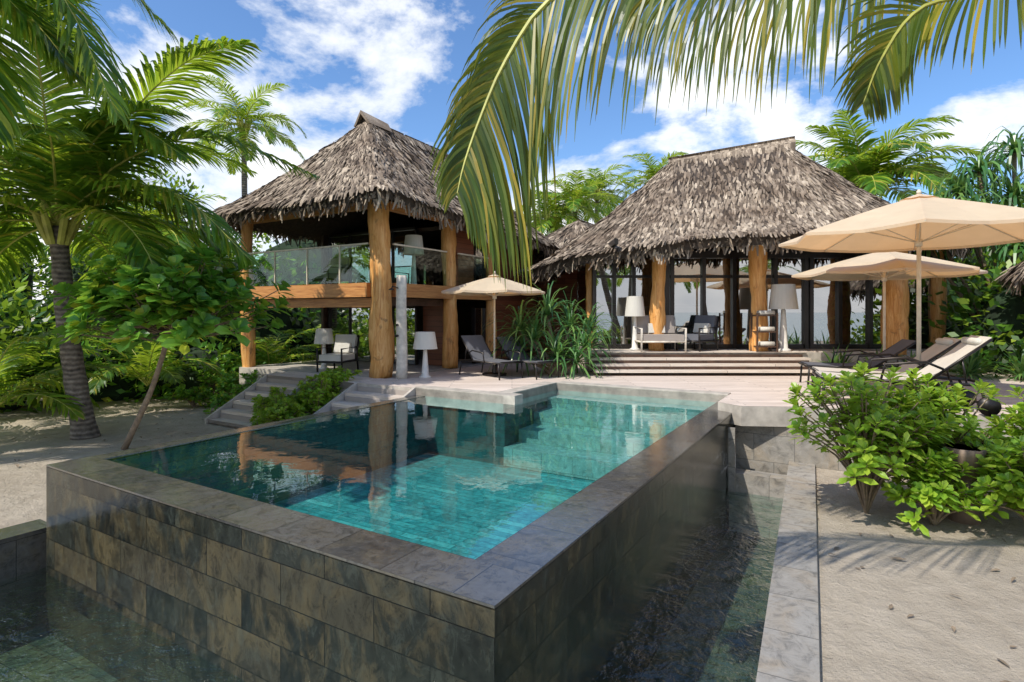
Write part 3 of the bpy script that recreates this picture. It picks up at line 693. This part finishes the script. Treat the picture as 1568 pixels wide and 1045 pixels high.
# ------------------------------------------------------------ furniture
def parasol(name,x,y,zb,zr,za,rad,n=8,rot=.2,pr=.028,cap=True):
    e=empty(name,(x,y,0)); mb=MB(); nr=7; S=6; ring=[]
    for j in range(nr+1):
        t=j/nr; row=[]
        for i in range(n*S):
            a=rot+2*math.pi*i/(n*S); f=(i%S)/S
            edge=math.cos(math.pi/n)/math.cos((f-.5)*2*math.pi/n)
            scal=1-.05*t*(1-abs(2*f-1))
            r=rad*t*edge*scal
            z=za-(za-zr)*(t**1.12)-.035*rad*t*math.sin(math.pi*f)*.8*(1-.3*t)
            row.append(V((math.cos(a)*r,math.sin(a)*r,z)))
        ring.append(row)
    m=n*S
    for j in range(nr):
        for i in range(m):
            if j==0: mb.face([ring[0][0],ring[1][i],ring[1][(i+1)%m]],0)
            else: mb.face([ring[j][i],ring[j+1][i],ring[j+1][(i+1)%m],ring[j][(i+1)%m]],0)
    for i in range(m):
        a,b=ring[nr][i],ring[nr][(i+1)%m]; mb.face([a,b,b+V((0,0,-.05)),a+V((0,0,-.05))],0)
    if cap:
        for i in range(m):
            a=ring[1][i]*.9; b=ring[1][(i+1)%m]*.9; a.z=ring[1][i].z+.035; b.z=ring[1][(i+1)%m].z+.035; mb.face([V((0,0,za+.05)),a,b],0)
    mb.build('canopy',['canopy'],e,smooth=False)
    mb=MB(); mb.tube([(0,0,zb),(0,0,za+.1)],pr,12,0); mb.tube([(0,0,za+.05),(0,0,za+.12)],[.04,.02],10,0)
    zj=zr-.12; mb.tube([(0,0,zj-.06),(0,0,zj+.06)],.055,12,0)
    for k in range(n):
        a=rot+2*math.pi*k/n; o=V((math.cos(a),math.sin(a),0))
        R1=ring[nr][k*S]; mb.tube([V((0,0,za-.05)),ring[3][k*S]+V((0,0,-.03)),R1+V((0,0,-.03))],.011,5,0)
        q=ring[4][k*S]+V((0,0,-.03)); mb.tube([V((0,0,zj)),q],.009,5,0)
    mb.build('pole_and_ribs',['pole'],e,smooth=True)
    mb=MB(); mb.tube([(0,0,zb),(0,0,zb+.05),(0,0,zb+.07),(0,0,zb+.25)],[.3,.3,.06,.045],20,0); mb.build('base',['metal'],e)
parasol('garden_parasol',-.43,14,.95,3.0,3.38,1.3,8,.25,.024)
parasol('garden_parasol',7.12,10.0,.95,3.83,4.52,2.25,8,.2,.035)
parasol('garden_parasol',8.47,13.0,.95,3.38,3.9,1.9,8,.4,.03)
def lounger(name,head,foot,L=2.1,fab='sling',s=1.0,back=42,wheels=True,zf=.95):
    h=V((head[0],head[1],0)); f=V((foot[0],foot[1],0)); d=(h-f); L=d.length; az=math.atan2(d.y,d.x)
    e=empty(name,(f.x,f.y,zf),az); mb=MB(); W=.33*s; H=.36*s; xs=L*.60; Lb=L*.42; b=math.radians(back)
    r=.017*s
    ex=xs+Lb*math.cos(b); ez=H+Lb*math.sin(b)
    for y in (-W,W):
        mb.tube([(0,y,H),(xs,y,H),(L*.92,y,H-.03)],r,8,0)
        mb.tube([(xs,y*.93,H+.01),(ex,y*.93,ez)],r,8,0)
        mb.tube([(.06,y,H),(.03,y,0)],r,8,0); mb.tube([(L*.86,y,H-.02),(L*.9,y,.0 if not wheels else .1)],r,8,0)
        mb.tube([(xs-.5*s,y*1.12,H-.02),(xs-.45*s,y*1.12,H+.2*s),(xs-.05,y*1.12,H+.24*s),(xs+.14*s,y*1.05,H+.16*s)],r*.9,8,0)
        mb.tube([(L*.8,y*.9,H-.02),(xs+Lb*.55*math.cos(b),y*.9,H+Lb*.55*math.sin(b))],r*.7,6,0)
    for x in (0,xs,L*.92): mb.tube([(x,-W,H if x<L*.9 else H-.03),(x,W,H if x<L*.9 else H-.03)],r,8,0)
    mb.tube([(ex,-W*.93,ez),(ex,W*.93,ez)],r,8,0)
    if wheels:
        for y in (-W-.04,W+.04):
            c=V((L*.9,y,.11*s)); mb.tube([c+V((0,-.025,0)),c+V((0,.025,0))],.11*s,18,0)
        mb.tube([(L*.9,-W-.04,.11*s),(L*.9,W+.04,.11*s)],r,8,0)
    mb.build('frame',['metal'],e,smooth=True)
    mb=MB(); n=10; t=.02*s; prof=[]
    for i in range(n+1): prof.append((.03+(xs-.03)*i/n,H+.012-.025*math.sin(math.pi*i/n)))
    for i in range(1,n+1): q=Lb*i/n; prof.append((xs+q*math.cos(b),H+.012+q*math.sin(b)-.02*math.sin(math.pi*i/n)))
    w=W*.93
    for (x0,z0),(x1,z1) in zip(prof,prof[1:]):
        mb.face([V((x0,-w,z0+t)),V((x1,-w,z1+t)),V((x1,w,z1+t)),V((x0,w,z0+t))]); mb.face([V((x0,w,z0)),V((x1,w,z1)),V((x1,-w,z1)),V((x0,-w,z0))])
        mb.face([V((x0,-w,z0)),V((x1,-w,z1)),V((x1,-w,z1+t)),V((x0,-w,z0+t))]); mb.face([V((x1,w,z1)),V((x0,w,z0)),V((x0,w,z0+t)),V((x1,w,z1+t))])
    mb.build('sling',[fab],e)
    if fab=='sling':
        mb=MB(); cx=xs+Lb*.85*math.cos(b); cz=H+Lb*.85*math.sin(b)+.06
        mb.tube([(cx,-w*.85,cz),(cx,-w*.7,cz),(cx,w*.7,cz),(cx,w*.85,cz)],[.03,.055,.055,.03],12,0); mb.build('head_pillow',['white'],e,smooth=True)
lounger('sun_lounger',(-1.15,14.5),(.0,13.15),fab='greyfab',s=1.05,back=48,wheels=False)
lounger('sun_lounger',(-.25,14.6),(.85,13.25),fab='greyfab',s=1.05,back=45,wheels=False)
lounger('sun_lounger',(7.5,8.85),(5.2,9.75),s=1.3,back=40)
lounger('sun_lounger',(7.9,10.0),(5.7,10.8),s=1.25,back=38)
lounger('sun_lounger',(8.2,11.6),(6.2,12.2),fab='greyfab',s=1.2,back=36)
e=empty('side_table',(1.2,13.9,.95)); mb=MB()
mb.box(-.3,.3,-.25,.25,.4,.43,0)
for x in (-.27,.24):
    for y in (-.22,.19): mb.box(x,x+.03,y,y+.03,0,.4,0)
mb.build('table_frame',['metal'],e)
e=empty('outdoor_shower',(-2.57,13.3,.95),ROT); mb=MB()
path=[V((.0+.012*math.sin(i*.7),0,i*.24)) for i in range(11)]
mb.tube(path,[.135,.13,.128,.13,.126,.125,.125,.122,.12,.12,.115],14,0,True,.04); o=mb.build('driftwood_post',['drift'],e,smooth=True)
mb=MB(); mb.tube([(0,-.12,2.1),(0,-.3,2.14),(0,-.34,2.08)],.014,8,0); mb.tube([(0,-.34,2.09),(0,-.34,2.05)],[.03,.075],14,0); mb.tube([(0,-.11,1.0),(0,-.2,1.0)],.028,10,0); mb.tube([(0,-.11,1.25),(0,-.19,1.25)],.022,10,0)
mb.build('shower_head',['metal'],e,smooth=True)
def lamp(name,x,y,z,h,sr):
    e=empty(name,(x,y,z)); mb=MB()
    ps=[(.0,.8),(.03,.82),(.05,.5),(.35,.36),(.62,.24),(.64,.1)]
    mb.tube([(0,0,a*h) for a,b in ps],[b*sr*.62 for a,b in ps],18,0); mb.build('lamp_base',['lampbase'],e,smooth=True)
    mb=MB(); n=24
    for k in range(n):
        a0=2*math.pi*k/n;a1=2*math.pi*(k+1)/n
        c=lambda a,r,zz:V((math.cos(a)*r,math.sin(a)*r,zz))
        mb.face([c(a0,sr,h*.63),c(a1,sr,h*.63),c(a1,sr*.78,h),c(a0,sr*.78,h)]); mb.face([c(a0,sr*.78,h),c(a1,sr*.78,h),V((0,0,h))])
    mb.build('lamp_shade',['white'],e)
lamp('floor_lamp',-2.05,13.5,.95,1.08,.29)
p=VL(-2.65,.6); lamp('table_lamp',p.x,p.y,.95,1.1,.26)
p=VL(-.35,1.6); lamp('floor_lamp',p.x,p.y,3.17,1.35,.28)
lamp('floor_lamp',3.3,15.35,1.47,1.45,.27)
lamp('floor_lamp',7.1,14.95,1.47,1.75,.36)
def armchair(name,x,y,z,rz,w=1.15,big=True,fab='cushion'):
    e=empty(name,(x,y,z),rz); mb=MB(); r=.025; W=w/2
    for s in (-W,W):
        mb.tube([(s,-.4,0),(s,-.42,.6),(s,.35,.62),(s,.42,0)],r,8,0); mb.tube([(s,-.4,.26),(s,.4,.26)],r,8,0); mb.tube([(s,.3,.25),(s,.48,.9)],r,8,0)
    mb.tube([(-W,-.4,.26),(W,-.4,.26)],r,8,0); mb.tube([(-W,.48,.9),(W,.48,.9)],r,8,0); mb.tube([(-W,.4,.26),(W,.4,.26)],r,8,0)
    mb.build('frame',['drift' if big else 'metal'],e,smooth=True)
    mb=MB(); mb.box(-W+.04,W-.04,-.4,.33,.29,.44,0); T=Matrix.Translation((0,.33,.36))@Matrix.Rotation(-.25,4,'X'); mb.box(-W+.05,W-.05,-.08,.06,.09,.58,0,T)
    o=mb.build('seat_and_back_cushions',[fab],e); b=o.modifiers.new('b','BEVEL'); b.width=.035; b.segments=3
    mb=MB(); T=Matrix.Translation((0,.2,.46))@Matrix.Rotation(-.3,4,'X'); mb.box(-.22,.22,-.06,.04,0,.26,0,T); o=mb.build('pillow',['white'],e); b=o.modifiers.new('b','BEVEL'); b.width=.04; b.segments=3
armchair('armchair',3.88,15.1,1.47,.05)
armchair('lounge_chair',4.95,15.3,1.47,-.9,.7,False,'greyfab')
p=VL(-2.0,.5); armchair('lounge_chair',p.x,p.y,.95,ROT+.3,.7,False,'white')
p=VL(-3.5,1.5); armchair('lounge_chair',p.x,p.y,3.17,ROT,.9,False,'cushion')
e=empty('towel_rack',(6.55,14.85,1.47)); mb=MB()
for x in (-.27,.24):
    for y in (-.2,.17): mb.box(x,x+.04,y,y+.04,0,1.0,0)
for z in (.12,.5,.92): mb.box(-.225,.235,-.19,.2,z,z+.03,0)
mb.build('rack_frame',['darkwood'],e)
mb=MB()
for z in (.15,.53,.95):
    for k in range(3): mb.tube([(-.2+.04,-.13+.13*k,z+.06),(.2,-.13+.13*k,z+.06)],.058,12,0)
mb.build('rolled_towels',['white'],e,smooth=True)
hut=empty('thatched_sunshade',(13.2,12.6,0)); 
roof(hut,[V((1.7*math.cos(a*math.pi/8),1.7*math.sin(a*math.pi/8),3.45)) for a in range(16)],V((-.05,0,4.7)),V((.05,0,4.7)),conc=.9,thick=.1,dens=(.11,.07))
mb=MB(); mb.tube([(0,0,.9),(0,0,4.5)],.09,12,0); mb.build('post',['log'],hut,smooth=True)
random.seed(99); mb=MB()
for k in range(300):
    if R()<.5: p=V((U(3.2,9),U(2.5,9),.012)); 
    else: p=V((U(-16,-6.2),U(7.5,14),.012))
    a=U(0,6.28); mb.leaf(p,V((math.cos(a),math.sin(a),U(0,.3))),V((U(-.3,.3),U(-.3,.3),1)),U(.05,.13),U(.02,.05),0,0)
mb.build('fallen_leaves',['bark2'])
# ------------------------------------------------------------ light, sky
S=V((-.50,-.42,.80)).normalized()
sl=bpy.data.lights.new('sun','SUN'); sl.energy=5.0; sl.angle=math.radians(.5); sl.color=(1,.94,.83)
so=bpy.data.objects.new('sun',sl); scene.collection.objects.link(so); so.rotation_euler=S.to_track_quat('Z','Y').to_euler(); so.location=(0,0,30)
w=bpy.data.worlds.new('World'); scene.world=w; w.use_nodes=True; nt=w.node_tree; nt.nodes.clear()
out=nt.nodes.new('ShaderNodeOutputWorld'); bg=nt.nodes.new('ShaderNodeBackground'); sky=nt.nodes.new('ShaderNodeTexSky')
sky.sky_type='NISHITA'; sky.sun_disc=False; sky.sun_elevation=math.asin(S.z); sky.sun_rotation=math.atan2(S.x,S.y); sky.ozone_density=2.5; sky.dust_density=.8; sky.air_density=1.0
tc=nt.nodes.new('ShaderNodeTexCoord'); mp=nt.nodes.new('ShaderNodeMapping'); nt.links.new(tc.outputs['Generated'],mp.inputs[0]); mp.inputs['Scale'].default_value=(1,1,1.7); mp.inputs['Location'].default_value=(3.1,.4,0)
c1=noi(nt,mp.outputs[0],3.4,10,.6,.15); c2_=noi(nt,mp.outputs[0],1.3,2)
cs=math_(nt,'ADD',math_(nt,'MULTIPLY',c1,.75),math_(nt,'MULTIPLY',c2_,.3))
sep=nt.nodes.new('ShaderNodeSeparateXYZ'); nt.links.new(tc.outputs['Generated'],sep.inputs[0])
low=math_(nt,'MULTIPLY',math_(nt,'SUBTRACT',.5,sep.outputs[2]),.28)
cs=math_(nt,'ADD',cs,low)
mask=ramp(nt,cs,[(.52,(0,0,0)),(.575,(.7,.7,.7)),(.64,(1,1,1))])
skyc=mix(nt,sky.outputs[0],(.88,1.12,1.36),1.0,'MULTIPLY')
cc=ramp(nt,c1,[(.42,(6.6,6.9,7.4)),(.64,(9.0,9.0,9.0))])
fin=mix(nt,skyc,cc,mask)
nt.links.new(fin,bg.inputs[0]); bg.inputs[1].default_value=.15; nt.links.new(bg.outputs[0],out.inputs[0])
# ------------------------------------------------------------ camera
cd=bpy.data.cameras.new('camera'); co=bpy.data.objects.new('camera',cd); scene.collection.objects.link(co); scene.camera=co
co.location=(0,0,2.5); co.rotation_euler=(math.radians(90),0,0); cd.sensor_width=36; cd.lens=875/1568*36; cd.shift_y=-(522.5-478)/1568; cd.clip_start=.05; cd.clip_end=6000
scene.view_settings.view_transform='Standard'; scene.view_settings.look='None'; scene.view_settings.exposure=0
